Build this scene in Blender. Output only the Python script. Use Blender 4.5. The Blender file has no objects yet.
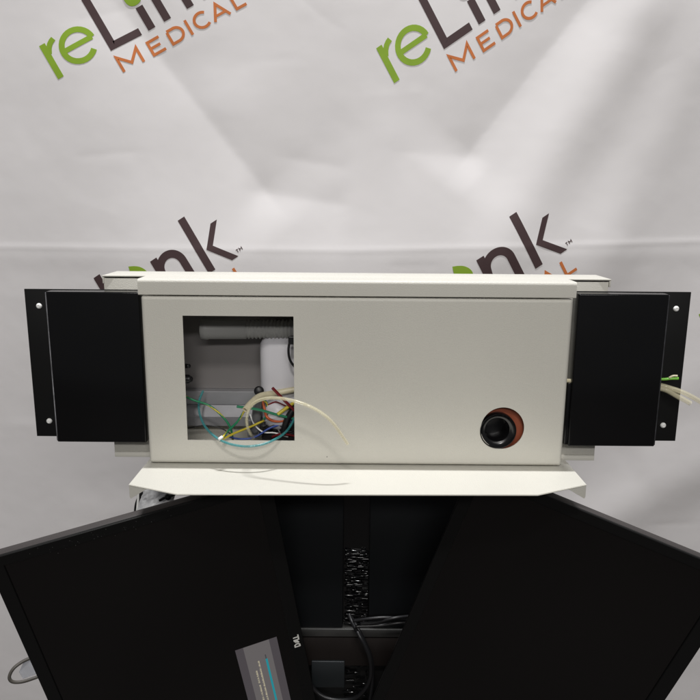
import bpy, bmesh, math, random
import numpy as np
from mathutils import Vector, Matrix

random.seed(7)
rng = np.random.default_rng(7)
S = bpy.context.scene
COL = S.collection
D = bpy.data
PI = math.pi

# ------------------------------------------------------------------ camera
F_PX = 700.0                       # focal length in photo pixels (photo is 700 wide)
PITCH, ROLL = math.radians(11.8), math.radians(0.45)
CAM = Vector((0, 0, 1.75))
fwd = Vector((0, math.cos(PITCH), -math.sin(PITCH)))
r0 = Vector((1, 0, 0)); u0 = Vector((0, math.sin(PITCH), math.cos(PITCH)))
RT = r0 * math.cos(ROLL) + u0 * math.sin(ROLL)
UP = u0 * math.cos(ROLL) - r0 * math.sin(ROLL)
cd = D.cameras.new('camera'); cam = D.objects.new('camera', cd); COL.objects.link(cam)
cd.sensor_width = 36; cd.lens = 36 * F_PX / 700; cd.clip_start = 0.02; cd.clip_end = 50
M = Matrix((RT, UP, -fwd)).transposed().to_4x4(); M.translation = CAM
cam.matrix_world = M
S.camera = cam

# ------------------------------------------------------------------ world, lamps, exposure
w = D.worlds.new('World'); S.world = w; w.use_nodes = True
bg = w.node_tree.nodes['Background']
bg.inputs[0].default_value = (0.95, 0.97, 1.0, 1); bg.inputs[1].default_value = 0.075
S.view_settings.view_transform = 'Standard'; S.view_settings.look = 'None'
S.view_settings.exposure = 0.13; S.view_settings.gamma = 1

def lamp(name, loc, target, power, sx, sy, color):
    l = D.lights.new(name, 'AREA'); l.shape = 'RECTANGLE'; l.size = sx; l.size_y = sy
    l.energy = power; l.color = color
    o = D.objects.new(name, l); COL.objects.link(o); o.location = loc
    d = (Vector(target) - Vector(loc)).normalized()
    o.rotation_euler = d.to_track_quat('-Z', 'Y').to_euler()
    return o
lamp('ceiling_tube', (-0.04, 1.00, 5.0), (-0.04, 1.00, 1.0), 124, 0.6, 0.06, (0.985, 0.985, 1.0))
lamp('front_ceiling_light', (-0.15, -1.75, 4.15), (0.0, 1.0, 1.15), 33, 0.40, 0.25, (1.0, 0.97, 0.93))
lamp('far_ceiling_light', (0.35, -2.9, 3.35), (0.0, 1.0, 1.15), 48, 2.4, 0.3, (1.0, 0.975, 0.95))

# ------------------------------------------------------------------ helpers
def ray(px, py):
    return fwd * F_PX + RT * (px - 350) - UP * (py - 350)
def at(px, py, Y):                 # point of the vertical plane at distance Y
    d = ray(px, py); return CAM + d * (Y / d.y)
def atz(px, py, Z):                # point of the level plane at height Z
    d = ray(px, py); return CAM + d * ((Z - CAM.z) / d.z)

def link(name, me, mats, parent=None, smooth=False):
    o = D.objects.new(name, me); COL.objects.link(o)
    for m in (mats if isinstance(mats, (list, tuple)) else [mats]):
        me.materials.append(m)
    if smooth:
        for p in me.polygons: p.use_smooth = True
    if parent: o.parent = parent
    return o
def obj(name, bm, mats, parent=None, smooth=False):
    me = D.meshes.new(name); bm.normal_update(); bm.to_mesh(me); bm.free()
    return link(name, me, mats, parent, smooth)
def tag(o, label, cat, group=None):
    o['label'] = label; o['category'] = cat
    if group: o['group'] = group
    return o
def thing(name, loc, label, cat, group=None, mat=None):
    o = D.objects.new(name, None); COL.objects.link(o); o.empty_display_size = 0.05
    if mat is not None: o.matrix_world = mat
    else: o.location = loc
    return tag(o, label, cat, group)
def sharp(o, ang=35):
    for p in o.data.polygons: p.use_smooth = True
    try: o.data.set_sharp_from_angle(angle=math.radians(ang))
    except Exception: pass
    return o

def box(bm, x0, x1, y0, y1, z0, z1, bev=0.0, seg=2, mi=0):
    t = bmesh.new()
    bmesh.ops.create_cube(t, size=1)
    bmesh.ops.scale(t, vec=(x1 - x0, y1 - y0, z1 - z0), verts=t.verts)
    bmesh.ops.translate(t, vec=((x0 + x1) / 2, (y0 + y1) / 2, (z0 + z1) / 2), verts=t.verts)
    if bev: bmesh.ops.bevel(t, geom=t.edges[:], offset=bev, segments=seg, profile=0.5, affect='EDGES')
    add(bm, t, mi)
def add(bm, t, mi=0):
    t.verts.index_update()
    vm = [bm.verts.new(v.co) for v in t.verts]
    for f in t.faces:
        try:
            nf = bm.faces.new([vm[v.index] for v in f.verts]); nf.material_index = mi; nf.smooth = f.smooth
        except ValueError: pass
    t.free()
def prism(bm, pts, off, mi=0):     # polygon pts (3D) swept along vector off, closed
    off = Vector(off)
    a = [bm.verts.new(Vector(p)) for p in pts]; b = [bm.verts.new(Vector(p) + off) for p in pts]
    fs = [bm.faces.new(a), bm.faces.new(list(reversed(b)))]
    n = len(pts)
    for i in range(n):
        fs.append(bm.faces.new((a[(i + 1) % n], a[i], b[i], b[(i + 1) % n])))
    for f in fs: f.material_index = mi
    bmesh.ops.recalc_face_normals(bm, faces=fs)
def lathe(bm, prof, c, axis, seg=40, mi=0, smooth=True):   # prof: (radius, height along axis)
    c = Vector(c); ax = Vector(axis).normalized()
    q = ax.to_track_quat('Z', 'Y'); ex = q @ Vector((1, 0, 0)); ey = q @ Vector((0, 1, 0))
    rows = []
    for r, h in prof:
        if r < 1e-6: rows.append([bm.verts.new(c + ax * h)]); continue
        rows.append([bm.verts.new(c + ax * h + (ex * math.cos(2 * PI * k / seg) + ey * math.sin(2 * PI * k / seg)) * r) for k in range(seg)])
    for A, B in zip(rows, rows[1:]):
        for k in range(seg):
            k2 = (k + 1) % seg
            if len(A) == 1 and len(B) == 1: continue
            if len(A) == 1: vs = (A[0], B[k2], B[k])
            elif len(B) == 1: vs = (A[k], A[k2], B[0])
            else: vs = (A[k], A[k2], B[k2], B[k])
            f = bm.faces.new(vs); f.smooth = smooth; f.material_index = mi
def spline(pts, n=10):
    P = [Vector(p) for p in pts]
    if len(P) == 2: return [P[0].lerp(P[1], i / n) for i in range(n + 1)]
    Q = [P[0] * 2 - P[1]] + P + [P[-1] * 2 - P[-2]]
    out = []
    for i in range(1, len(Q) - 2):
        a, b, c, d = Q[i - 1:i + 3]
        for k in range(n):
            t = k / n
            out.append(0.5 * ((2 * b) + (c - a) * t + (2 * a - 5 * b + 4 * c - d) * t * t + (3 * b - 3 * c + d - a) * t ** 3))
    out.append(P[-1]); return out
def tube(bm, pts, r, seg=10, n=10, mi=0, wall=None, rf=None):
    C = spline(pts, n) if n else [Vector(p) for p in pts]
    T = []
    for i in range(len(C)):
        T.append((C[min(i + 1, len(C) - 1)] - C[max(i - 1, 0)]).normalized())
    up = Vector((0, 0, 1)) if abs(T[0].z) < 0.9 else Vector((1, 0, 0))
    nrm = (up - T[0] * up.dot(T[0])).normalized()
    def sweep(rad, flip):
        nonlocal nrm
        nn = nrm.copy(); rows = []
        for i, (c, t) in enumerate(zip(C, T)):
            nn = (nn - t * nn.dot(t)).normalized(); b = t.cross(nn)
            rr = rad * (rf(i / (len(C) - 1)) if rf else 1)
            rows.append([bm.verts.new(c + (nn * math.cos(2 * PI * k / seg) + b * math.sin(2 * PI * k / seg)) * rr) for k in range(seg)])
        for A, B in zip(rows, rows[1:]):
            for k in range(seg):
                k2 = (k + 1) % seg
                vs = (A[k], A[k2], B[k2], B[k])
                f = bm.faces.new(vs if not flip else tuple(reversed(vs))); f.smooth = True; f.material_index = mi
        return rows
    o = sweep(r, False)
    if wall:
        i_ = sweep(r - wall, True)
        for A, B, fl in ((o[0], i_[0], True), (o[-1], i_[-1], False)):
            for k in range(seg):
                k2 = (k + 1) % seg
                vs = (A[k], A[k2], B[k2], B[k])
                f = bm.faces.new(tuple(reversed(vs)) if fl else vs); f.material_index = mi
    else:
        bm.faces.new(list(reversed(o[0]))).material_index = mi; bm.faces.new(o[-1]).material_index = mi

# ------------------------------------------------------------------ materials
def mat(name, base, rough=0.5, metal=0.0, spec=0.5, noise=None, bump=None, trans=0.0, ior=1.45, coat=0.0, alpha=1.0, emit=None, estr=0.0, rvar=0.0):
    m = D.materials.new(name); m.use_nodes = True
    nt = m.node_tree; b = nt.nodes['Principled BSDF']
    b.inputs['Base Color'].default_value = (*base, 1); b.inputs['Roughness'].default_value = rough
    b.inputs['Metallic'].default_value = metal; b.inputs['Specular IOR Level'].default_value = spec
    b.inputs['Transmission Weight'].default_value = trans; b.inputs['IOR'].default_value = ior
    b.inputs['Coat Weight'].default_value = coat; b.inputs['Alpha'].default_value = alpha
    if emit: b.inputs['Emission Color'].default_value = (*emit, 1); b.inputs['Emission Strength'].default_value = estr
    tc = nt.nodes.new('ShaderNodeTexCoord')
    def nz(scale, detail=3):
        n = nt.nodes.new('ShaderNodeTexNoise'); n.inputs['Scale'].default_value = scale; n.inputs['Detail'].default_value = detail
        nt.links.new(tc.outputs['Object'], n.inputs['Vector']); return n
    if noise:                       # (scale, amount): mottled colour of the surface itself
        n = nz(noise[0], 4)
        r = nt.nodes.new('ShaderNodeValToRGB')
        k0, k1 = 1 - noise[1], 1 + noise[1]
        r.color_ramp.elements[0].position = 0.3; r.color_ramp.elements[1].position = 0.7
        r.color_ramp.elements[0].color = (*[c * k0 for c in base], 1); r.color_ramp.elements[1].color = (*[min(1, c * k1) for c in base], 1)
        nt.links.new(n.outputs[0], r.inputs[0]); nt.links.new(r.outputs[0], b.inputs['Base Color'])
    if rvar:
        n = nz(18, 5); mr = nt.nodes.new('ShaderNodeMapRange')
        mr.inputs['To Min'].default_value = max(0.02, rough - rvar); mr.inputs['To Max'].default_value = min(1, rough + rvar)
        nt.links.new(n.outputs[0], mr.inputs[0]); nt.links.new(mr.outputs[0], b.inputs['Roughness'])
    if bump:                        # list of (scale, strength, distance)
        prev = None
        for sc, st, di in bump:
            n = nz(sc, 2); bp = nt.nodes.new('ShaderNodeBump')
            bp.inputs['Strength'].default_value = st; bp.inputs['Distance'].default_value = di
            nt.links.new(n.outputs[0], bp.inputs['Height'])
            if prev: nt.links.new(prev.outputs[0], bp.inputs['Normal'])
            prev = bp
        nt.links.new(prev.outputs[0], b.inputs['Normal'])
    return m
PAINT = mat('cream_powder_coat', (0.638, 0.622, 0.560), 0.42, noise=(6, 0.025), bump=[(900, 0.45, 0.0008)], rvar=0.08)
BLACK = mat('black_powder_coat', (0.006, 0.006, 0.0065), 0.17, spec=0.5, bump=[(1400, 0.05, 0.0003)], rvar=0.06)
EDGE_HILITE = mat('painted_edge_highlight', (.30, .30, .32), .4, metal=.3, noise=(60, .5))  # edge highlight put into colour, paler one for the left box
EDGE_HILITE_DIM = mat('painted_edge_highlight_dim', (.05, .05, .055), .4, noise=(60, .5))  # the same painted highlight, dimmer for the right box
BLACKM = mat('black_plate', (0.008, 0.008, 0.008), 0.55, spec=0.3, rvar=0.05)
WHITE_SCREW = mat('white_plastic', (0.90, 0.90, 0.88), 0.4)
VINYL = mat('white_vinyl', (0.80, 0.775, 0.772), 0.62, spec=0.3, noise=(3.0, 0.015), bump=[(7, 0.16, 0.012), (30, 0.07, 0.004), (1500, 0.2, 0.0003)])
INKG = mat('green_ink', (0.27, 0.43, 0.035), 0.6, spec=0.3, noise=(30, 0.06))
INKB = mat('brown_ink', (0.070, 0.042, 0.043), 0.6, spec=0.3, noise=(30, 0.06))
INKO = mat('orange_ink', (0.62, 0.19, 0.055), 0.6, spec=0.3, noise=(30, 0.06))
BEZEL = mat('black_bezel_plastic', (0.006, 0.006, 0.006), 0.38, spec=0.3, bump=[(2500, 0.2, 0.0002)], rvar=0.06)
SCREEN = mat('monitor_screen', (0.0025, 0.0022, 0.0022), 0.18, spec=0.35, emit=(1.0, 0.85, 0.8), estr=0.0012, rvar=0.03)
STEEL = mat('zinc_steel', (0.42, 0.42, 0.44), 0.42, metal=0.6, noise=(25, 0.12), rvar=0.1)
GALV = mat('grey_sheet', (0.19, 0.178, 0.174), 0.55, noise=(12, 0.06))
PLASW = mat('white_tank_plastic', (0.66, 0.65, 0.68), 0.35, noise=(9, 0.03))
RUBBER = mat('black_rubber', (0.009, 0.009, 0.01), 0.4, rvar=0.1)
REDB = mat('red_brown_board', (0.25, 0.060, 0.026), 0.55, noise=(60, 0.12))
GLOSSB = mat('gloss_black_socket', (0.005, 0.005, 0.0055), 0.25, spec=0.9)
CLEAR = mat('clear_tubing', (0.88, 0.82, 0.58), 0.10, alpha=0.22, spec=0.8)
TEALT = mat('teal_tubing', (0.07, 0.36, 0.38), 0.12, alpha=0.42, spec=0.8)
GREENT = mat('green_tubing', (0.05, 0.30, 0.16), 0.25, trans=0.25)
HOSE = mat('translucent_hose', (0.40, 0.40, 0.39), 0.3, trans=0.3, ior=1.2)
def wire(n, c): return mat(n, c, 0.35, noise=(200, 0.05))
WG, WY, WB, WR, WO, WC = wire('green_wire', (0.02, 0.22, 0.10)), wire('yellow_wire', (0.62, 0.50, 0.05)), wire('blue_wire', (0.03, 0.07, 0.32)), wire('dark_red_wire', (0.17, 0.012, 0.016)), wire('orange_wire', (0.55, 0.10, 0.02)), wire('cream_sleeve', (0.66, 0.60, 0.42))
LIME = wire('lime_wire', (0.22, 0.62, 0.06))

# ------------------------------------------------------------------ backdrop: folded vinyl banner with printed logos
YB = 1.55
def bpt(px, py):
    p = at(px, py, YB); return np.array([p.x, p.z])
PXM = YB / F_PX * 1.03              # metres of banner per photo pixel
def seg_coords(X, Z, a, b):
    a, b = bpt(*a), bpt(*b); L = np.linalg.norm(b - a); e = (b - a) / L; n = np.array([-e[1], e[0]])
    u = ((X - a[0]) * e[0] + (Z - a[1]) * e[1]) / L
    v = (X - a[0]) * n[0] + (Z - a[1]) * n[1]
    return u, v
def win(u, f0=0.25, f1=0.25):
    s = lambda t: np.clip(t, 0, 1) ** 2 * (3 - 2 * np.clip(t, 0, 1))
    return s((u + f0) / f0) * s((1 + f1 - u) / f1)
def valley(X, Z, a, b, amp, sh, W, f0=.3, f1=.3):
    u, v = seg_coords(X, Z, a, b); W *= PXM; sh *= PXM
    return amp * (np.sqrt(v * v + sh * sh) / W) * np.exp(-(v / W) ** 2) * win(u, f0, f1)
def shelf(X, Z, a, b, amp, sh, W, f0=.3, f1=.3):   # sharp crease: recedes slowly above the line, comes forward quickly below it
    u, v = seg_coords(X, Z, a, b); W *= PXM; sh *= PXM
    d = np.sqrt(v * v + sh * sh)
    g = -amp * np.where(v < 0, np.exp(-d / (W * .75)), np.exp(-d / (W * .55)))
    return g * win(u, f0, f1)
def ridge(X, Z, a, b, amp, W, f0=.3, f1=.3):
    u, v = seg_coords(X, Z, a, b); W *= PXM
    return amp * np.exp(-(v / W) ** 2) * win(u, f0, f1)
WAVES = [(rng.uniform(1.2, 6), rng.uniform(0, 2 * PI), rng.uniform(-0.9, 0.9), rng.uniform(0, 6.28)) for _ in range(14)]
CREASES = []
for _ in range(46):
    cx_, cy_, an_, le_ = rng.uniform(-40, 740), rng.uniform(-30, 660), rng.normal(0, .45), rng.uniform(14, 48)
    CREASES.append(((cx_ - le_ * math.cos(an_) / 2, cy_ - le_ * math.sin(an_) / 2), (cx_ + le_ * math.cos(an_) / 2, cy_ + le_ * math.sin(an_) / 2), rng.uniform(.0002, .0007) * rng.choice([-1, 1]), rng.uniform(5, 14)))
def relief(X, Z):                   # how far the vinyl comes forward (towards -Y)
    h = np.zeros_like(X)
    h += shelf(X, Z, (150, 45), (262, 186), 0.0105, 2.2, 85, .6, .30)
    h += shelf(X, Z, (262, 192), (335, 203), 0.0046, 2.5, 42, .35, .30)
    h += shelf(X, Z, (290, 158), (335, 166), 0.0012, 2, 14, .5, .5)
    h += shelf(X, Z, (575, 20), (474, 150), 0.0125, 5, 70, .6, .32)
    h += shelf(X, Z, (408, 152), (470, 156), 0.0032, 3, 36, .4, .30)
    h += ridge(X, Z, (640, 20), (500, 240), 0.011, 32, .4, .4)
    h += ridge(X, Z, (200, 285), (520, 280), 0.022, 80, .6, .6)
    for (a_, b_, am, W_) in CREASES: h += shelf(X, Z, a_, b_, am, 1.6, W_, .6, .6)
    h += ridge(X, Z, (690, 60), (610, 240), 0.006, 30, .4, .4)
    h += valley(X, Z, (655, 20), (640, 250), 0.005, 14, 40, .3, .3)
    h += ridge(X, Z, (700, 470), (600, 520), 0.008, 30, .5, .5)
    h += valley(X, Z, (640, 440), (720, 400), 0.006, 14, 40)
    h += ridge(X, Z, (100, 70), (170, 330), 0.007, 60, .3, .4)
    h += ridge(X, Z, (215, 120), (235, 330), 0.005, 45, .3, .3)
    h += ridge(X, Z, (-60, 246.5), (350, 250), 0.0007, 2.6, .05, 0.0) + ridge(X, Z, (350, 250), (780, 239), 0.0008, 2.6, 0.0, .05)
    h += ridge(X, Z, (-60, 256), (780, 250), 0.0012, 12, .05, .05)
    for k, ph, tilt, p2 in WAVES:
        h += 0.0022 / math.sqrt(k) * np.sin(2 * PI * k * (X + tilt * Z * 0.6) * 0.55 + ph) * np.sin(1.7 * Z * (1 + abs(tilt)) + p2)
    h += 0.012 * np.sin(3.1 * X + 0.9) * (1 + 0.2 * np.sin(2 * Z))
    return h
X0, X1, Z0, Z1, st = -1.35, 1.35, 0.05, 2.65, 0.0052
nx, nz_ = int((X1 - X0) / st), int((Z1 - Z0) / st)
gx, gz = np.meshgrid(np.linspace(X0, X1, nx), np.linspace(Z0, Z1, nz_))
gy = YB - relief(gx, gz)
co = np.stack([gx, gy, gz], -1).reshape(-1, 3)
idx = np.arange(nx * nz_).reshape(nz_, nx)
quads = np.stack([idx[:-1, :-1], idx[:-1, 1:], idx[1:, 1:], idx[1:, :-1]], -1).reshape(-1, 4)
me = D.meshes.new('banner')
me.from_pydata(co.tolist(), [], quads.tolist()); me.update()
banner = link('backdrop_banner', me, VINYL, None, True)
tag(banner, 'creased white vinyl banner hanging behind everything, printed with repeated logos', 'banner')

bm = bmesh.new(); bm.faces.new([bm.verts.new(p) for p in ((-4, -4, 0), (4, -4, 0), (4, 2.2, 0), (-4, 2.2, 0))])
fl_ = obj('added_unseen_floor', bm, mat('brown_grey_bounce_floor', (.06, .053, .05), .6, noise=(.9, .6), rvar=.1)); fl_['kind'] = 'structure'  # unseen floor added for lamp bounce; its mottling varies the screens' reflections

# master logo in photo-pixel units: s along the baseline from the corner of the L, t up
def arc(cx, cy, r, a0, a1, ry=None, n=26):
    return [(cx + r * math.cos(math.radians(a0 + (a1 - a0) * k / n)), cy + (ry or r) * math.sin(math.radians(a0 + (a1 - a0) * k / n))) for k in range(n + 1)]
G, B_, O_ = 0, 1, 2
STROKES = [
    (G, [(-56.8, 0), (-56.8, 39)], 6.6), (G, [(-55, 27), (-52.5, 32), (-49.5, 35.5), (-46.5, 37.5), (-43.6, 38.6)], 5.6),
    (G, [(-41, 21.5), (-9, 21.5)], 5.4), (G, arc(-25.4, 20.5, 16.4, 3, 318), 6.0),
    (B_, [(4.2, 60), (4.2, 3.6), (35, 3.6)], 7.9),
    (B_, [(46.8, 0), (46.8, 26)], 8.0),
    (B_, [(65, 0), (65, 42)], 8.0), (B_, [(65, 21)] + arc(78.5, 25, 12.6, 168, 0, 13.2) + [(91.4, 0)], 8.0),
    (B_, [(110.8, 0), (110.8, 61)], 8.0), (B_, [(138, 40.6), (121, 21), (138, -1.6)], 'k'),
    (B_, [(146.2, 1.6), (146.2, 4.6), (147.6, 3), (149, 4.6), (149, 1.6)], 0.7), (B_, [(142.6, 4.6), (145, 4.6)], 0.7), (B_, [(143.8, 4.4), (143.8, 1.6)], 0.7),
    (O_, [(1.3, -25.5), (1.3, -9), (12.5, -20.5), (23.2, -9), (23.2, -25.5)], 2.9),
    (O_, [(48.5, -10), (35.2, -10), (35.2, -24.2), (49, -24.2)], 2.9), (O_, [(36, -17), (46.5, -17)], 2.8),
    (O_, [(57.6, -10), (64.5, -10)] + arc(64.5, -17, 7.9, 85, -85, 7.1) + [(57.6, -24.1), (57.6, -11)], 2.9),
    (O_, [(79.4, -8.7), (79.4, -25.5)], 2.9), (O_, arc(95, -17, 8.2, 48, 312, 7.6), 2.9),
    (O_, [(105.4, -25.5), (114, -9.4), (122.6, -25.5)], 2.9), (O_, [(108.5, -20.6), (119.5, -20.6)], 2.6),
    (O_, [(130.6, -8.7), (130.6, -24.2), (141.5, -24.2)], 2.9)]
LEAF = [(38.8, 50), (44, 47.4), (49, 43.5), (52.4, 38), (53, 32.4), (50, 29.6), (45, 28.6), (40.4, 30), (37.6, 34), (37, 40), (37.6, 45)]
def logo(O, B, A):
    O, B, A = np.array(O, float), np.array(B, float), np.array(A, float)
    def P(s, t): return O + s * B + t * A
    V, Fc, Mi = [], [], []
    for si, (m, pts, wd) in enumerate(STROKES):
        pts = [np.array(p, float) for p in pts]
        R = []
        for a, b in zip(pts, pts[1:]):
            n = max(1, int(np.linalg.norm(b - a) / 2.2))
            R += [(a + (b - a) * k / n, k == 0) for k in range(n)]
        R.append((pts[-1], True))
        q = [r[0] for r in R]; base = len(V)
        for i, c in enumerate(q):
            d0 = q[i] - q[i - 1] if i else q[1] - q[0]
            d1 = q[i + 1] - q[i] if i < len(q) - 1 else d0
            d0 = d0 / np.linalg.norm(d0); d1 = d1 / np.linalg.norm(d1)
            n0 = np.array([-d0[1], d0[0]]); n1 = np.array([-d1[1], d1[0]])
            mt = n0 + n1; mt /= np.linalg.norm(mt); L = (0 if wd == 'k' else wd) / 2 / max(0.35, mt.dot(n0))
            for k in (-1, 0, 1):
                V.append((*P(*((c + np.array([-3.85 * k, 0])) if wd == 'k' else (c + mt * L * k))), si))
        for i in range(len(q) - 1):
            for k in range(2):
                a = base + i * 3 + k
                Fc.append((a, a + 1, a + 4, a + 3)); Mi.append(m)
    base = len(V)
    cx, ct = np.mean([p[0] for p in LEAF]), np.mean([p[1] for p in LEAF])
    L3 = [p for p in spline([(s, t, 0) for s, t in LEAF + LEAF[:1]], 4)][:-1]
    V.append((*P(cx, ct), 40))
    for fr in (0.5, 1.0):
        for p in L3: V.append((*P(cx + (p.x - cx) * fr, ct + (p.y - ct) * fr), 40))
    n = len(L3)
    for k in range(n):
        k2 = (k + 1) % n
        Fc.append((base, base + 1 + k, base + 1 + k2)); Mi.append(G)
        Fc.append((base + 1 + k, base + 1 + n + k, base + 1 + n + k2, base + 1 + k2)); Mi.append(G)
    W_ = np.array([bpt(v[0], v[1]) for v in V]); sid = np.array([v[2] for v in V])
    fx = np.clip((W_[:, 0] - X0) / (X1 - X0) * (nx - 1), 0, nx - 1.001); fz = np.clip((W_[:, 1] - Z0) / (Z1 - Z0) * (nz_ - 1), 0, nz_ - 1.001)
    ix, iz = fx.astype(int), fz.astype(int); tx, tz = fx - ix, fz - iz
    y = (gy[iz, ix] * (1 - tx) + gy[iz, ix + 1] * tx) * (1 - tz) + (gy[iz + 1, ix] * (1 - tx) + gy[iz + 1, ix + 1] * tx) * tz
    y = y - 0.00055 - sid * 0.000008
    me = D.meshes.new('printed_logo')
    me.from_pydata([(a, b, c) for (a, c), b in zip(W_.tolist(), y.tolist())], [], Fc); me.update()
    o = link('printed_logo', me, [INKG, INKB, INKO], banner, True)
    for p, m in zip(me.polygons, Mi): p.material_index = m
    return o
logo((110, 50.3), (.877, -.478), (-.508, -.861))
logo((443.3, 49.7), (.821, -.57), (-.461, -.888))
logo((126, 329), (.80, -.53), (-.527, -.85))
logo((436.5, 329.8), (.888, -.584), (-.417, -.837))
logo((768, 312), (.888, -.584), (-.417, -.837))
logo((767.5, 543), (.84, -.52), (-.417, -.80))

# ------------------------------------------------------------------ equipment housing
YP, YC, YBK = 0.83, 0.868, 0.919   # front panel, chassis front, back
ZT = at(356, 280.5, YP).z
ZLIP = at(356, 296.5, YP).z
ZPB = at(352, 466, YP).z           # panel bottom = shelf level
xl, xr = at(139, 290, YP).x, at(575.5, 290, YP).x
cl, cr = at(104, 286, YC).x, at(608.5, 286, YC).x
ZCT = at(356, 280.5, YC).z; ZCT = ZT - 0.0035
ZCB = at(130, 456.5, YC).z
house = thing('equipment_housing', (0.005, 0.9, ZPB - 0.02), 'long cream metal equipment housing with an open window and black side boxes', 'equipment housing')
house_inv = house.location.copy()
def hobj(name, bm, mats, parent=house, sm=None):
    bmesh.ops.translate(bm, vec=-house_inv, verts=bm.verts)
    o = obj(name, bm, mats, parent)
    if sm: sharp(o, sm)
    return o
# chassis
bm = bmesh.new()
t = 0.0015
box(bm, cl, cr, YBK - t, YBK, ZCB, ZCT)                                    # back
box(bm, cl + t, cr - t, YC + 0.001, YBK - t, ZCB, ZCB + t)                 # bottom
for xa, xb in ((cl, cl + t), (cr - t, cr)): box(bm, xa, xb, YC + t, YBK - t, ZCB + 0.0005, ZCT)
box(bm, cl, xl + 0.02, YC, YC + t, ZCB, ZCT, 0.0006, 2)
box(bm, xr - 0.02, cr, YC, YC + t, ZCB, ZCT, 0.0006, 2)
box(bm, cl + 0.0005, xl + 0.02, YC - 0.0022, YC - 0.0002, ZCB, ZCB + 0.0075, 0.0008, 2)
box(bm, xr - 0.02, cr - 0.0005, YC - 0.0022, YC - 0.0002, ZCB, ZCB + 0.0075, 0.0008, 2)
chassis = hobj('chassis', bm, PAINT, sm=30)
# top cover: wide plate with folded ends and a narrower tongue bent down over the panel
bm = bmesh.new()
tw = 0.0016
ca, cb_ = at(102.6, 280, YC).x, at(611, 281, YC).x
box(bm, ca, cb_, YC - 0.002, YBK + 0.004, ZT - tw, ZT, 0.0005, 2)
for xa, xb in ((ca, ca + 0.0022), (cb_ - 0.0022, cb_)):
    box(bm, xa, xb, YC - 0.001, YBK + 0.003, ZT - 0.010, ZT - tw - 0.0002, 0.0006, 2)
prof = []
rb = 0.004
prof += [(YC - 0.001, ZT - 0.0001), (YP + rb, ZT - 0.0001)]
prof += [(YP + rb - rb * math.sin(a), ZT - 0.0001 - rb + rb * math.cos(a)) for a in [math.radians(x) for x in range(10, 91, 10)]]
prof += [(YP, ZLIP + 0.0006), (YP + 0.0006, ZLIP), (YP + tw, ZLIP)]
ri = rb - tw
prof += [(YP + rb - ri * math.sin(a), ZT - 0.0001 - rb + ri * math.cos(a)) for a in [math.radians(x) for x in range(90, -1, -15)]]
prof += [(YC - 0.001, ZT - 0.0001 - tw)]
prism(bm, [(xl - 0.0015, y, z) for y, z in prof], (xr - xl + 0.003, 0, 0))
hobj('top_cover', bm, PAINT, sm=40)

# front panel: sheet with window and hole, rolled edges and returns
YF = YP + 0.0012
wa, wb = at(182.5, 315.5, YF), at(294, 441, YF)
wx0, wx1, wz0, wz1 = at(182.8, 330, YF).x, at(293.8, 330, YF).x, wb.z, wa.z
hc = at(502.5, 428.3, YF); hr = (at(524.2, 428, YF).x - at(480.5, 428, YF).x) / 2
def sheet(outline_loops, y, thick, bev):
    cu = D.curves.new('c', 'CURVE'); cu.dimensions = '2D'; cu.fill_mode = 'BOTH'; cu.extrude = thick / 2 - bev; cu.bevel_depth = bev; cu.bevel_resolution = 2
    for lp in outline_loops:
        sp = cu.splines.new('POLY'); sp.points.add(len(lp) - 1); sp.use_cyclic_u = True
        for p, (x, z) in zip(sp.points, lp): p.co = (x, z, 0, 1)
    o = D.objects.new('c', cu); COL.objects.link(o)
    o.matrix_world = Matrix(((1, 0, 0, 0), (0, 0, -1, y + thick / 2), (0, 1, 0, 0), (0, 0, 0, 1)))
    dg = bpy.context.evaluated_depsgraph_get(); dg.update()
    me = D.meshes.new_from_object(o.evaluated_get(dg)); me.transform(o.matrix_world)
    b = bmesh.new(); b.from_mesh(me); D.objects.remove(o); D.curves.remove(cu); D.meshes.remove(me)
    return b
er = 0.0045                         # edge radius
px0, px1, pz0, pz1 = xl + 0.0006, xr - 0.0006, ZPB + 0.0012, ZLIP - 0.0012
rect = lambda x0, x1, z0, z1: [(x0, z0), (x1, z0), (x1, z1), (x0, z1)]
def rrect(x0, x1, z0, z1, r, n=6):
    o = []
    for cx, cz, a0 in ((x1 - r, z1 - r, 0), (x0 + r, z1 - r, 90), (x0 + r, z0 + r, 180), (x1 - r, z0 + r, 270)):
        o += [(cx + r * math.cos(math.radians(a0 + 90 * k / n)), cz + r * math.sin(math.radians(a0 + 90 * k / n))) for k in range(n + 1)]
    return o
circ = [(hc.x + hr * math.cos(2 * PI * k / 64), hc.z + hr * math.sin(2 * PI * k / 64)) for k in range(64)]
bm = sheet([rrect(px0 + er, px1 - er, pz0 + er, pz1 - er, 0.0008), rrect(wx0, wx1, wz0, wz1, 0.0008), circ], YF, 0.0016, 0.0003)
rows = []
for k in range(9):
    a = math.radians(90 * k / 8); off = er * (1 - math.sin(a)) + 0.0002; y = YF + er * (1 - math.cos(a))
    rows.append([bm.verts.new((x, y, z)) for x, z in rrect(px0 + off, px1 - off, pz0 + off, pz1 - off, 0.0008 + (er - off) * 0.5 + 0.0002)])
rows.append([bm.verts.new((v.co.x, YC - 0.001, v.co.z)) for v in rows[-1]])
for A, Bq in zip(rows, rows[1:]):
    n = len(A)
    for k in range(n):
        f = bm.faces.new((A[k], A[(k + 1) % n], Bq[(k + 1) % n], Bq[k])); f.smooth = True
hobj('front_panel', bm, PAINT, sm=40)

bm = bmesh.new()
for px_, py_, w_, h_ in ((327, 456.8, .0006, .0006),):
    q = at(px_, py_, YF); box(bm, q.x - w_, q.x + w_, YF - .00012, YF - .00002, q.z - h_, q.z + h_)
hobj('chip_mark', bm, mat('chipped_paint', (.16, .15, .14), .7))
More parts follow.
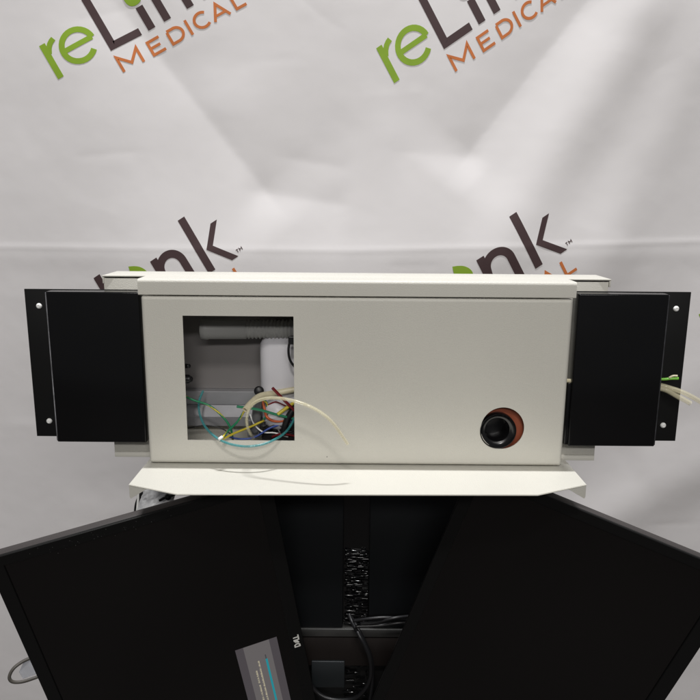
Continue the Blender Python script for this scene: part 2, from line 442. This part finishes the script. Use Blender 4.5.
# shelf under the panel
bm = bmesh.new()
ZS = ZPB - 0.0004
sh = [(147.5, 463), (128.5, 484.5), (177, 494.2), (538, 494.8), (586.8, 484.6), (563.5, 463)]
P = [atz(px, py, ZS) for px, py in sh]
P[0] = Vector((P[1].x + 0.001, YC - 0.003, ZS)); P[5] = Vector((P[4].x - 0.001, YC - 0.003, ZS))
tk = 0.0016
prism(bm, P, (0, 0, -tk))
bmesh.ops.bevel(bm, geom=[e for e in bm.edges if abs(e.verts[0].co.z - e.verts[1].co.z) < 1e-5], offset=0.0005, segments=2, affect='EDGES')
for q, q2, sgn in ((P[1], P[2], 1), (P[4], P[3], -1)):
    dn_ = Vector((0, 0, -1)); e_ = (q2 - q).normalized(); a_ = q + dn_ * (tk + .0001) + e_ * .0006
    inn = Vector((e_.y * sgn, -e_.x * sgn, 0)); inn = inn if inn.y > 0 else -inn
    prism(bm, [a_, a_ + dn_ * .0135, a_ + dn_ * .0155 + e_ * .0016, q.lerp(q2, .37) + dn_ * (tk + .0001)], inn * .0015)
hobj('shelf', bm, PAINT, sm=35)

# black side boxes, each with its flange plate, two white rivets
def side_box(sgn, front, flange_px, riv):
    # front: pixel outline of the front face: inner top, outer top, outer bottom, inner bottom
    yf, yp = 0.8445, 0.8655
    (xi, xo), (zt, zb) = front
    bm = bmesh.new()
    a, b = sorted((xi, xo))
    box(bm, a, b, yf, yp, zb, zt, 0.0016, 4)
    if sgn > 0:                     # lower half of the inner side stands deeper towards the panel
        zm = at(570, 384, yf).z
        box(bm, xi - 0.0040, xi + 0.0006, yf + 0.004, yp, zb + 0.0004, zm, 0.0006, 2)
    ox = sorted((xo - sgn * 0.0010, xo + sgn * 0.0003))
    box(bm, ox[0], ox[1], yf - 0.0002, yf + 0.004, zb + 0.002, zt - 0.001, 0.0003, 1, 1)   # grey strip painting in the highlight along the outer edge
    o = hobj('side_box', bm, [BLACK, EDGE_HILITE if sgn < 0 else EDGE_HILITE_DIM], sm=35)
    xf, ztf, zbf = flange_px
    bm = bmesh.new(); a, b = sorted((xi + sgn * 0.004, xf))
    box(bm, a, b, yp + 0.0002, yp + 0.0022, zbf, ztf, 0.0005, 2)
    fl = hobj('flange_plate', bm, BLACKM, o, sm=35)
    for r in riv:
        bm = bmesh.new()
        lathe(bm, [(0.0037, -0.0004), (0.0037, 0.0004), (0.0033, 0.0014), (0.0024, 0.0024), (0.0012, 0.0029), (0.0009, 0.0026), (0, 0.0026)], (r.x, yp, r.z), (0, -1, 0), 20)
        hobj('rivet', bm, WHITE_SCREW, fl)
    return o
yf, yp = 0.8445, 0.8655
side_box(-1, ((at(142.5, 365, yf).x, at(51.0, 365, yf).x), (at(95, 292, yf).z, at(100, 442.3, yf).z)),
         (at(30.3, 362, yp).x, at(40, 289, yp).z, at(47, 436.3, yp).z), [at(39.2, 306, yp), at(49.4, 421, yp)])
side_box(1, ((at(573.5, 370, yf).x, at(662.2, 370, yf).x), (at(620, 294.2, yf).z, at(612, 446.3, yf).z)),
         (at(683.5, 366, yp).x, at(680, 292, yp).z, at(665, 441, yp).z), [at(676, 308.8, yp), at(663, 425.3, yp)])

# socket behind the round hole
bx = at(507, 424, YP + 0.010)
sc = at(498.0, 430.9, YP + 0.002); r = hr * 0.835
bm = sheet([rect(bx.x - 0.045, bx.x + 0.045, bx.z - 0.045, bx.z + 0.05), [(sc.x + r * .95 * math.cos(2 * PI * k / 48), sc.z + r * .95 * math.sin(2 * PI * k / 48)) for k in range(48)]], YP + 0.010, 0.0024, 0.0003)
hobj('socket_board', bm, REDB, sm=35)
bm = bmesh.new()
sc = at(498.0, 430.9, YP + 0.002); r = hr * 0.835
prof = [(r * 0.93, -0.0345), (r * 0.93, -0.0078), (r * 1.0, -0.0078), (r * 1.0, 0.0012), (r * 0.985, 0.0020), (r * 0.96, 0.0020), (r * 0.93, 0.0008), (r * 0.84, -0.0022), (r * 0.76, -0.0036), (r * 0.70, -0.0040), (r * 0.67, -0.0046), (r * 0.64, -0.034), (0, -0.0345)]
lathe(bm, prof, (sc.x, YP + 0.002, sc.z), (0.0, -1, 0.0), 64)
hobj('socket', bm, GLOSSB, sm=50)

# ---- what shows inside the window
_at = at
sq = lambda Y: Y if Y < .866 else .866 + (Y - .866) * .58
def at(px, py, Y): return _at(px, py, sq(Y))
bm = bmesh.new()                    # stepped bracket along the back
zA, zB, zC, zD = at(235, 391.5, .925).z, at(235, 405, .925).z, at(235, 417, .905).z, at(235, 426, .905).z
xa, xb = at(176, 400, .92).x, at(330, 400, .92).x
box(bm, xa, xb, sq(.925), sq(.9535), zB, zA, 0.0008, 1)
prism(bm, [(xa, sq(.925), zB - 0.0002), (xa, sq(.905), zC), (xa, sq(.905), zD), (xa, sq(.9535), zD), (xa, sq(.9535), zB - 0.0002)], (xb - xa, 0, 0))
hobj('inner_bracket', bm, STEEL, sm=30)
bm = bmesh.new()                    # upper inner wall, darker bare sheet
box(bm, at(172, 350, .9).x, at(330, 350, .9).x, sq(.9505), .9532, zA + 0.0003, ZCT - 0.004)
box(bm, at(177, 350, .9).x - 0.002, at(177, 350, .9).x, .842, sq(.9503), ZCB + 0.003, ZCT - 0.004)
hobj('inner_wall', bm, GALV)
bm = bmesh.new()                    # beige board on the floor with slots
zf = ZCB + 0.0035
x0_, x1_ = at(186, 435, .88).x, at(240, 435, .88).x
box(bm, x0_, x1_, .845, sq(.902), zf, zf + 0.003, 0.0006, 1)
for k in range(4): box(bm, x0_ + 0.006 + k * 0.015, x0_ + 0.009 + k * 0.015, .85 + 0.006 * (k % 2), sq(.898), zf + 0.003, zf + 0.0075, 0.0006, 1, 1)
hobj('circuit_board', bm, [mat('beige_board', (0.42, 0.38, 0.31), 0.6, noise=(150, 0.3)), GALV])
bm = bmesh.new()                    # breathing hose: smooth cuff, then corrugations
a, b = at(201, 329.5, .905), at(246, 328.5, .905); c = at(330, 329, .905)
rh = 0.0125
pr = [(rh * .82, 0.002), (rh * .9, 0), (rh * 1.05, 0.001), (rh * 1.05, 0.009), (rh, 0.010), (rh, (b - a).length)]
L = (c - b).length; n = 22
for k in range(n):
    h0 = (b - a).length + L * k / n
    pr += [(rh * .86, h0 + L / n * .15), (rh * .84, h0 + L / n * .3), (rh * 1.0, h0 + L / n * .6), (rh * 1.0, h0 + L / n * .8)]
lathe(bm, pr, a, (c - a), 28)
hobj('corrugated_hose', bm, HOSE)
bm = bmesh.new()                    # white tank with rounded shoulder
ta, tb = at(259, 337, .895), at(330, 402, .895)
box(bm, ta.x, tb.x, sq(.885), sq(.948), tb.z - .01, ta.z, 0.014, 6)
hobj('white_tank', bm, PLASW, sm=60)
bm = bmesh.new()
tc_ = at(279, 413, .892)
lathe(bm, [(0, .021), (.010, .020), (.017, .015), (.021, .006), (.022, -.004), (.019, -.013), (.012, -.019), (0, -.021)], tc_, (0.25, -0.5, 0.8), 32)
hobj('tank_bulb', bm, PLASW)
bm = bmesh.new()                    # valve: black knob on a grey post
v0, v1 = at(259, 391, .862), at(254.5, 432, .872)
lathe(bm, [(0, .0055), (.0045, .0055), (.0062, .004), (.0064, -.004), (.0045, -.006), (0, -.006)], v0, (0.1, -1, 0.25), 28)
hobj('valve_knob', bm, RUBBER)
bm = bmesh.new()
tube(bm, [v0 + Vector((0, .006, -.002)), v0.lerp(v1, .35) + Vector((0, .002, 0)), v1], .0052, 14, 8, rf=lambda u: .8 + .5 * u)
box(bm, v1.x - .009, v1.x + .007, v1.y - .004, v1.y + .016, v1.z - .006, v1.z + .018, .0015, 2)
hobj('valve_post', bm, mat('grey_casting', (0.16, 0.16, 0.17), .45, noise=(80, .3)))
bm = bmesh.new()                    # dark parts in the lower right corner
box(bm, at(262, 436, .88).x, at(300, 436, .88).x, .87, sq(.93), zf, at(270, 431, .88).z, .001, 2)
box(bm, at(279, 430, .9).x, at(310, 430, .9).x, .88, sq(.93), zf, at(285, 417, .9).z, .002, 2)
for k in range(3):
    q = at(268 + 7 * k, 428 + 2 * (k % 2), .874); lathe(bm, [(0, .003), (.0032, .003), (.0035, -.012)], q, (0, -.5, 1), 14)
hobj('pump_block', bm, mat('dark_plastic', (0.02, .018, .02), .35, noise=(90, .4)), sm=40)
bm = bmesh.new()
q = at(187.5, 379, .852)
lathe(bm, [(0, .006), (.0035, .006), (.0038, .001), (.0055, .001), (.0055, -.003), (0, -.003)], q, (.8, -.5, .1), 20)
q = at(186.5, 366, .855); lathe(bm, [(0, .005), (.0025, .005), (.003, -.003), (0, -.003)], q, (.8, -.5, .1), 16)
hobj('terminal', bm, RUBBER)
bm = bmesh.new()
tube(bm, [at(296, 334, .862), at(290, 342, .858), at(288.5, 352, .856), at(291, 362, .858), at(300, 372, .865)], .0016, 8, 8)
box(bm, at(288.5, 342, .857).x, at(297, 342, .857).x, .853, .860, at(290, 344, .857).z, at(290, 336, .857).z, .001, 2)
hobj('cable_clip', bm, RUBBER)

# ---- loose wires and tubes: each a thing of its own
def line(name, pts, r, m, label, cat, wall=None, group=None, seg=10, parent=None, n=10):
    if wall: seg, n = 28, 22
    bm = bmesh.new(); c = at(*pts[0])
    tube(bm, [at(*p) - c for p in pts], r, seg, n, wall=wall)
    o = obj(name, bm, m, parent); o.location = c
    if label: tag(o, label, cat, group)
    return o
GRP = 'tubes and wires in the window'
line('clear_tube', [(253, 438, .845), (247.5, 427, .822), (247.5, 413, .805), (255, 402.5, .797), (270, 398, .791), (290, 400, .784), (312, 407.5, .778), (331, 421, .775), (348, 444.5, .778)], .0021, CLEAR,
     'clear cream tube arching out of the window over the panel front', 'tube', .0007, GRP, 14)
line('teal_tube', [(203, 391, .90), (199, 402, .875), (200, 415, .85), (207, 429, .829), (222, 441, .814), (243, 446.3, .808), (264, 444, .812), (282, 435, .828), (291, 425, .848), (297, 412, .865)], .0016, TEALT,
     'translucent teal tube looping over the bottom edge of the window', 'tube', .0005, GRP, 12)
line('green_tube', [(237, 406.5, .83), (258, 409.5, .84), (278, 415, .852), (299, 420, .868)], .0017, GREENT, 'short straight green tube pointing left in front of the white bulb', 'tube', .0005, GRP, 12)
line('cream_tube', [(245, 410, .826), (251, 403, .836), (260, 396, .852), (275, 393, .866), (300, 388.5, .878)], .0038, WC, 'thick cream sleeve beside the black valve knob', 'tube', .001, GRP, 12)
line('red_tube', [(272.5, 388, .846), (284, 400, .852), (299, 415, .862)], .0019, WR, 'dark red tube slanting down to the right window edge', 'tube', .0006, GRP, 12)
line('yellow_wire', [(221.5, 439.5, .817), (235, 433, .838), (250, 427, .852), (264, 420.5, .862)], .0015, WY, 'plain yellow wire running from the white tip to the valve post', 'wire', None, GRP)
line('blue_wire', [(225, 435.5, .85), (240, 439, .852), (255, 437, .855), (270, 428, .86), (286, 423, .868), (300, 418, .875)], .0013, WB, 'blue wire lying along the bottom of the window', 'wire', None, GRP)
line('orange_wire', [(262, 400, .872), (264.5, 409, .866), (267, 417, .862), (274, 421, .86), (284, 420.5, .862), (299, 415, .868)], .0017, WO, 'orange wire curling round the white bulb', 'wire', None, GRP)
line('yellow_wire', [(277.5, 414.5, .852), (285, 409, .856), (298, 400, .866)], .0023, WY, 'short fat yellow stub near the right window edge', 'wire', None, GRP)
line('black_tube', [(283, 434, .86), (287, 420, .86), (293, 410, .862), (301, 400, .868)], .0042, RUBBER, 'thick black tube at the lower right corner of the window', 'tube', None, GRP)
line('dark_wire', [(188, 428, .87), (205, 425.5, .872), (220, 428, .872), (231, 434, .874)], .0008, RUBBER, 'thin dark wire lying on the beige board', 'wire', None, GRP, 8)
line('red_wire', [(272, 437, .862), (282, 434, .858), (300, 437, .866)], .0015, WR, 'short dark red wire in the bottom right corner of the window', 'wire', None, GRP)
line('black_wire', [(262, 437, .866), (268, 428, .862), (279, 425, .864), (288, 432, .862), (299, 428, .868)], .0011, RUBBER, 'thin black wire winding along the top of the dark pump block', 'wire', None, GRP, 8)
line('white_wire', [(250, 414, .868), (254, 424, .862), (263, 432, .860), (275, 433, .862), (288, 437, .868)], .0010, WHITE_SCREW, 'thin white wire curving below the valve towards the pump block', 'wire', None, GRP, 8)
line('red_wire', [(268, 405, .872), (276, 402, .868), (286, 406, .866), (299, 410, .87)], .0010, WR, 'thin dark red wire arching over the white bulb', 'wire', None, GRP, 8)
line('green_wire', [(263, 420, .866), (272, 411, .864), (282, 411, .866), (299, 404, .87)], .0011, WG, 'thin green wire winding over the lower white bulb to the right', 'wire', None, GRP, 8)
line('grey_wire', [(254, 438, .87), (257, 427, .866), (266, 421, .868), (276, 427, .872), (282, 436, .874)], .0010, mat('grey_wire', (.22, .22, .22), .4), 'thin grey wire looping in front of the dark pump block', 'wire', None, GRP, 8)
line('orange_wire', [(280, 424, .87), (286, 417, .864), (292, 414, .862), (302, 416, .868)], .0013, WO, 'second orange wire reaching the right window edge below the yellow stub', 'wire', None, GRP)
def striped(pts, r, label):         # earth wire: green with yellow flashes
    bm = bmesh.new(); c = at(*pts[0]); C = [at(*p) - c for p in pts]
    tube(bm, C, r, 12, 14)
    bm.faces.ensure_lookup_table()
    for i, f in enumerate(bm.faces[:-2]):
        ring, k = divmod(i, 12)
        if ((k + ring // 3) % 12) in (0, 1, 2): f.material_index = 1
    o = obj('earth_wire', bm, [WG, WY]); o.location = c
    return tag(o, label, 'wire', GRP)
striped([(181, 393.5, .86), (192, 399.5, .858), (209, 405.5, .855), (222, 416, .853), (230, 427, .853), (233, 440, .857)], .0014, 'green and yellow wire bending from the left window edge down to the board')
ew = striped([(222, 438, .816), (229, 430, .832), (238, 421, .845), (246, 409, .856), (256, 401.5, .868), (266, 402, .874), (267.5, 415, .874)], .0014, 'green and yellow wire rising from the white tip to the valve')
bm = bmesh.new(); q = at(220.5, 438.2, .815) - ew.location
lathe(bm, [(0, .003), (.0018, .003), (.0021, 0), (.0021, -.003), (0, -.003)], q, (-.6, -.5, -.3), 14)
obj('white_tip', bm, WHITE_SCREW, ew)

at = _at
# tubes out of the right side box
yq = 0.858
GR2 = 'tubes leaving the right side box'
line('clear_tube', [(655, 384, yq), (668, 387.5, yq - .003), (684, 393, yq - .006), (700, 401.5, yq - .004), (716, 412, yq)], .0033, CLEAR, 'longer clear tube leaving the right black box past the frame edge', 'tube', .0008, GR2, 14)
line('clear_tube', [(655, 387.5, yq - .004), (666, 390, yq - .007), (677, 396, yq - .010), (690.5, 403.5, yq - .012)], .0033, CLEAR, 'shorter clear tube with a cut end beside the right black box', 'tube', .0008, GR2, 14)
lw = line('lime_wire', [(655, 378.8, yq - .002), (664, 379.2, yq - .006), (671, 378.6, yq - .008), (678.5, 378.5, yq - .010)], .0017, LIME, 'bright green wire end sticking out of the right black box', 'wire', None, GR2)
bm = bmesh.new(); c = lw.location
tube(bm, [at(669, 378, yq - .008) - c, at(673, 376, yq - .009) - c, at(677.5, 376, yq - .010) - c], .0014, 8, 5)
obj('bare_strand', bm, WC, lw)
line('cream_tube', [(560, 381.5, .866), (566, 381, .858), (573, 381.4, .852)], .0030, WC, 'cream tube end in the gap between panel and right black box', 'tube', .0008)

# ------------------------------------------------------------------ monitors
def camvec(v): return RT * v[0] - UP * v[1] + fwd * v[2]
MW, ML = 0.3455, 0.572
REARP = mat('brown_grey_plastic', (.050, .044, .043), .5, bump=[(1500, .2, .0003)])
def monitor(z_ul, ul, wv, dv, label, dialog):
    pul = CAM + camvec(((ul[0] - 350) / F_PX, (ul[1] - 350) / F_PX, 1)) * z_ul
    ex = camvec(wv).normalized(); dn = camvec(dv).normalized()
    dn = (dn - ex * dn.dot(ex)).normalized(); ez = -dn; ey = ez.cross(ex)
    org = pul + ex * MW / 2 - ez * ML
    Mx = Matrix((ex, ey, ez)).transposed().to_4x4(); Mx.translation = org
    m = thing('monitor', None, label, 'monitor', 'pair of upright monitors', Mx)
    a = MW / 2
    bl, br_, bt = 0.0165, 0.0195, 0.0150
    bm = bmesh.new()                # bezel frame: four bars, mitred look, one mesh
    outer = rrect(-a, a, 0, ML, 0.004); inner = [(x, z) for x, z in rrect(-a + bl, a - br_, bt, ML - bt, 0.0006)]
    def loop(pts, y, off=0): return [bm.verts.new((x, y, z)) for x, z in pts]
    ys = [(outer, .0036), (outer, .0012), ([(x * .9955, ML / 2 + (z - ML / 2) * .9972) for x, z in outer], 0), ([(x + (.0008 if x > 0 else -.0008), z + (.0008 if z > ML / 2 else -.0008)) for x, z in inner], 0), (inner, .0008), (inner, .0030)]
    rows = [loop(p, y) for p, y in ys]
    for A, Bq in zip(rows, rows[1:]):
        n = len(A)
        for k in range(n): bm.faces.new((A[k], A[(k + 1) % n], Bq[(k + 1) % n], Bq[k]))
    bmesh.ops.recalc_face_normals(bm, faces=bm.faces)
    sharp(obj('bezel', bm, BEZEL, m), 25)
    bm = bmesh.new()
    box(bm, -a + .0006, a - .0006, .0040, .0165, .0006, ML - .0006, .0012, 2)
    box(bm, -a + .008, a - .008, .016, .024, .008, ML - .008, .003, 2)
    box(bm, -a + .03, a - .03, .0215, .046, .05, ML - .05, .012, 4)
    sharp(obj('rear_cover', bm, REARP, m), 35)
    bm = bmesh.new(); box(bm, -.05, .05, .046, .062, ML / 2 - .05, ML / 2 + .05, .002, 2)
    box(bm, -.02, .02, .062, .10, ML / 2 - .02, ML / 2 + .02, .003, 2)
    sharp(obj('mounting_bracket', bm, BLACK, m), 35)
    bm = bmesh.new(); box(bm, -a + bl - .001, a - br_ + .001, .0022, .0038, bt - .001, ML - bt + .001)
    scr = obj('screen', bm, SCREEN, m)
    # maker's word on the long bezel, letters reading upwards
    bm = bmesh.new(); hgt = .0072
    def stroke(pts, wd, lift):
        for p, q in zip(pts, pts[1:]):
            p, q = Vector((*p, 0)), Vector((*q, 0)); d = (q - p).normalized(); p = p - d * wd * .35; q = q + d * wd * .35
            nn = Vector((-d.y, d.x, 0)) * wd / 2
            # letter coords (u right, v up) -> monitor: u = +Z, v = -X
            lift[0] += .00002
            prism(bm, [(xc - w_.y, -.00025 - lift[0], zc + w_.x) for w_ in (p + nn, q + nn, q - nn, p - nn)], (0, .0003, 0))
    xc, zc = a - br_ / 2 + hgt / 2 - .0004, ML / 2 - .0105
    k = hgt; lf = [0.0]; wd = .0019
    stroke([(0, 0), (0, k), (.0032, k), (.0052, k * .68), (.0052, k * .32), (.0032, 0), (0, 0)], wd, lf)
    e0 = .0078
    for v0_, v1_ in ((.08, .38), (.36, .68), (.66, .98)):           # the slanted E
        stroke([(e0 + (v0_) * .0018, k * v0_ + .0002), (e0 + .0040 + v0_ * .001, k * v1_)], wd * .85, lf)
    stroke([(e0, k * .1), (e0 + .0018, k * .72)], wd * .85, lf)
    for l0 in (.0135, .0185): stroke([(l0, k), (l0, 0), (l0 + .0036, 0)], wd, lf)
    obj('brand_lettering', bm, mat('logo_silver', (.90, .89, .84), .4), m)
    if dialog:
        bm = bmesh.new()
        for _ in range(38):
            x_, z_, q_ = random.gauss(-.03, .05), ML - abs(random.gauss(.008, .006)) - .001, random.uniform(.00012, .0003)
            if abs(x_) < a - .005: box(bm, x_ - q_, x_ + q_ * random.uniform(.6, 1.6), -.00025, -.00003, z_ - q_, z_ + q_)
        obj('dust', bm, mat('grey_dust', (.13, .125, .12), .8), m)['kind'] = 'stuff'
        inv = Mx.inverted()
        def loc(px, py):
            o = inv @ CAM; d = inv.to_3x3() @ ray(px, py); p = o + d * ((.0022 - o.y) / d.y); return Vector((p.x, 0, p.z))
        A, Bq = loc(235, 650.5), loc(276.5, 636.5); top = (A.z + Bq.z) / 2 ; xA, xB = A.x, Bq.x
        ln = .17; wx = xB - xA
        def panel(name, x0, x1, z0, z1, lv, mt, par):
            b2 = bmesh.new(); y = .0022 - .0002 * lv
            b2.faces.new([b2.verts.new(p) for p in ((x0, y, z0), (x1, y, z0), (x1, y, z1), (x0, y, z1))])
            return obj(name, b2, mt, par)
        em = lambda nm, c: mat(nm, (.01, .01, .01), .3, emit=c, estr=1.0)
        pn = panel('message_box', xA, xB, top - ln, top, 1, em('box_edge_light', (.056, .049, .054)), scr)
        b2 = bmesh.new()
        def q4(x0, x1, z0, z1, lv, mi, sk=0):
            y = .0022 - .0002 * lv
            f = b2.faces.new([b2.verts.new(p) for p in ((x0, y, z0), (x1, y, z0), (x1 + sk, y, z1), (x0 + sk, y, z1))]); f.material_index = mi
        q4(xA + wx * .19, xB - wx * .19, top - ln, top, 2, 0)
        q4(xA + wx * .635, xA + wx * .665, top - .035, top - .026, 3, 3)
        q4(xA + wx * .63, xA + wx * .68, top - ln + .02, top - .0345, 3, 1)
        for x_, zs in ((.46, .034), (.36, .0515)):
            z = top - zs; x_ = xA + wx * x_
            while z > top - ln + .02:
                l_ = random.uniform(.0007, .0014)
                if random.random() > .1:
                    q4(x_ - .0012, x_ + .0012, z - l_ * .35, z, 3, 2)
                    q4(x_ + random.choice((-.0012, .0006, -.0002)), x_ + .0012, z - l_, z - l_ * .35, 3, 2)
                z -= l_ + .0003
        b2.normal_update()
        me = D.meshes.new('message_text'); b2.to_mesh(me); b2.free()
        o = link('message_text', me, [em('box_light', (.105, .096, .096)), em('teal_line_light', (.012, .21, .25)), em('cream_text_light', (.40, .36, .25)), em('grey_text_light', (.05, .05, .055))], m)
    return m
mon_l = monitor(0.900 - .2273 * MW, (-15, 560.5), (.9458, -.2328, .2273), (.1166, .8945, .4318), 'left upright black monitor with a small grey message box on its dark screen', True)
mon_r = monitor(0.888, (472.9, 465.7), (.9193, .3626, -.1532), (-.2817, .8778, .3874), 'right upright black monitor with an all dark screen, leaning outwards', False)

# ------------------------------------------------------------------ cart back between the monitors
YK = 0.965
kz0, kz1 = 0.35, ZCB - 0.004
cart = thing('cart_tower', (at(356, 600, YK).x, YK, kz0), 'black cart tower standing behind the two monitors under the cream housing', 'cart')
ci = cart.location.copy()
def cobj(name, bm, m, sm=None):
    bmesh.ops.translate(bm, vec=-ci, verts=bm.verts); o = obj(name, bm, m, cart)
    return sharp(o, sm) if sm else o
KB = mat('blue_black_sheet', (0.0045, 0.0055, 0.0065), 0.55, spec=.3, noise=(5, .15), rvar=.1)
xk0, xk1, xm0, xm1 = at(262, 560, YK).x, at(470, 560, YK).x, at(343, 560, YK).x, at(369.5, 560, YK).x
zbar0, zbar1 = at(350, 637, YK - .004).z, at(350, 629.3, YK - .004).z
for xa, xb in ((xk0, xm0), (xm1, xk1)):
    bm = bmesh.new(); box(bm, xa, xb, YK, YK + .012, at(350, 634, YK).z, kz1, .001, 2); cobj('back_panel', bm, KB, 35)
bm = bmesh.new(); box(bm, xk0 - .01, xk1 + .01, YK + .02, YK + .05, kz0, kz1 - .001, .002, 2); cobj('frame', bm, BLACKM, 35)
bm = bmesh.new(); box(bm, xk0, xk1, YK - .004, YK + .012, zbar0, zbar1, .0012, 2)
cobj('crossbar', bm, mat('dull_grey_metal', (.085, .085, .082), .38, metal=.6, noise=(14, .35), rvar=.12), 35)
bm = bmesh.new()                    # cable chain: many small overlapping glossy links
zlo, zhi = at(350, 626, YK).z, at(350, 553, YK).z
box(bm, xm0 + .001, xm1 - .001, YK + .0105, YK + .0115, at(350, 634, YK).z, kz1 - .001)
z = zhi
while z > at(350, 700, YK).z - .05:
    if at(350, 668, YK).z < z < zlo: z -= .003; continue
    x = xm0 + .001 + random.uniform(0, .006)
    while x < xm1 - .002:
        l_ = random.uniform(.006, .018); x2 = min(x + l_, xm1 - .001)
        if random.random() < (.8 if z > zlo else .25):
            t_ = bmesh.new(); box(t_, x, x2, -.0022, .0022, -.0011, .0011, .0006, 2)
            R_ = Matrix.Rotation(random.uniform(-.6, .25), 4, 'X') @ Matrix.Rotation(random.uniform(-.08, .08), 4, 'Y') @ Matrix.Rotation(random.uniform(-.35, .35), 4, 'Z')
            c_ = Vector(((x + x2) / 2, 0, 0))
            bmesh.ops.transform(t_, matrix=Matrix.Translation((c_.x, YK + .008 + random.uniform(-.0022, .0015), z)) @ R_ @ Matrix.Translation(-c_), verts=t_.verts)
            add(bm, t_)
        x = x2 + .0003
    z -= random.uniform(.0024, .0036)
cobj('cable_chain', bm, mat('gloss_black_links', (.004, .004, .0045), .16, spec=.7), 40)
bm = bmesh.new(); box(bm, xk0, xk1, YK - .002, YK + .012, at(350, 665, YK).z, zbar0 - .003, .001, 2)
cobj('lower_panel', bm, mat('brown_black_sheet', (.013, .010, .009), .5, spec=.3, noise=(8, .2)), 35)
bm = bmesh.new(); box(bm, at(311, 680, YK - .02).x, at(344.5, 680, YK - .02).x, YK - .006, YK + .01, at(330, 694, YK - .02).z, at(330, 667.5, YK - .02).z, .0015, 2)
cobj('junction_box', bm, mat('slate_plastic', (.013, .016, .018), .5, noise=(20, .12)), 35)
CG = 'black cables between the monitors'
line('black_cable', [(349, 614, .955), (352, 622, .945), (358.5, 634, .925), (365, 646, .92), (370, 660, .92), (370.5, 676, .925), (364, 690, .93), (352, 699, .935), (330, 699, .94), (314, 689, .945), (303, 668, .945)], .0030, RUBBER, 'longest black cable looping down in front of the crossbar', 'cable', None, CG)
line('black_cable', [(351, 617, .958), (357, 627, .935), (364, 640, .93), (371, 657, .93), (372.5, 675, .935), (370, 700, .94), (365, 722, .945)], .0027, RUBBER, 'black cable dropping straight down beside the looping one', 'cable', None, CG)
line('black_cable', [(353, 621, .93), (370, 618.5, .925), (388, 617.5, .925), (412, 619.5, .93)], .0023, RUBBER, 'upper thin black cable lying along the crossbar', 'cable', None, CG)
line('black_cable', [(360, 624, .93), (376, 622.5, .926), (394, 618, .922), (412, 616, .93)], .0023, RUBBER, 'black cable crossing over the upper one on the crossbar', 'cable', None, CG)
line('black_cable', [(355, 626.5, .928), (380, 625.5, .928), (398, 623, .926), (415, 622.5, .93)], .0023, RUBBER, 'lowest black cable resting directly on the crossbar', 'cable', None, CG)

# ------------------------------------------------------------------ bits behind the left monitor
ys_ = 0.885
bm = bmesh.new()                    # crumpled silver packet
A, Bq, C_, D_ = at(146, 483, ys_), at(176, 483, ys_), at(172, 520, ys_), at(134, 520, ys_)
N = 14; c0 = (A + Bq + C_ + D_) / 4
def pk(i, j, s):
    u, v = i / N, j / N
    p = A.lerp(Bq, u).lerp(D_.lerp(C_, u), v)
    e = min(u, 1 - u, v, 1 - v) * 2
    return p + Vector((random.uniform(-.0006, .0006), s * (.006 * math.sqrt(max(0, e)) + .0003) + random.uniform(-.0008, .0008) * (e > 0.02), random.uniform(-.0006, .0006))) - c0
rim = {}
gr = []
for s in (-1, 1):
    g = {}
    for i in range(N + 1):
        for j in range(N + 1):
            if i in (0, N) or j in (0, N):
                if (i, j) not in rim: rim[(i, j)] = bm.verts.new(pk(i, j, 0))
                g[i, j] = rim[(i, j)]
            else: g[i, j] = bm.verts.new(pk(i, j, s))
    for i in range(N):
        for j in range(N):
            q = (g[i, j], g[i + 1, j], g[i + 1, j + 1], g[i, j + 1]); bm.faces.new(q if s > 0 else tuple(reversed(q)))
po = obj('plastic_packet', bm, mat('silver_film', (.78, .79, .82), .3, metal=.0, noise=(70, .25))); po.location = c0
tag(po, 'crumpled silver grey plastic packet tucked under the left end of the cream shelf', 'packet')
bm = bmesh.new(); c0 = at(168, 497, .868)
lathe(bm, [(0, .004), (.003, .004), (.0042, .002), (.0042, -.006), (0, -.006)], Vector((0, 0, 0)), (.3, -1, .3), 18)
tube(bm, [(-.012, .002, -.006), (-.004, 0, -.001), (.006, .001, .002), (.014, .004, .006)], .0018, 8, 6)
kb = obj('cable_plug', bm, RUBBER); kb.location = c0
tag(kb, 'small dark cable plug beside the silver packet above the left monitor', 'plug')
line('white_strap', [(141, 484, .9), (138.5, 492, .897), (138, 500, .896), (137, 512, .896)], .0016, WHITE_SCREW, 'narrow white strap hanging left of the silver packet', 'strap')
line('black_strap', [(146, 486, .905), (141.5, 493, .903), (137, 503, .902), (135.5, 514, .902)], .0026, RUBBER, 'dark strap hanging behind the narrow white one', 'strap')
cl_ = line('grey_cable', [(45, 655, .84), (28, 659, .83), (15, 667, .82), (9.5, 676, .815), (12, 681.5, .815), (22, 681.8, .82), (36, 677.5, .83), (52, 671, .84)], .0022, mat('grey_brown_cable', (.085, .078, .068), .4), 'dark grey cable loop poking out left of the left monitor', 'cable')
bm = bmesh.new(); q = at(26, 671, .832) - cl_.location
pts = [at(24, 661, .832), at(31, 658, .835), at(37, 674, .838), at(23, 679, .832), at(19, 672, .83)]
prism(bm, [p - cl_.location for p in pts], (0, .0006, 0))
obj('cable_tag', bm, mat('clear_film', (.75, .77, .82), .2, trans=.5, ior=1.2), cl_)
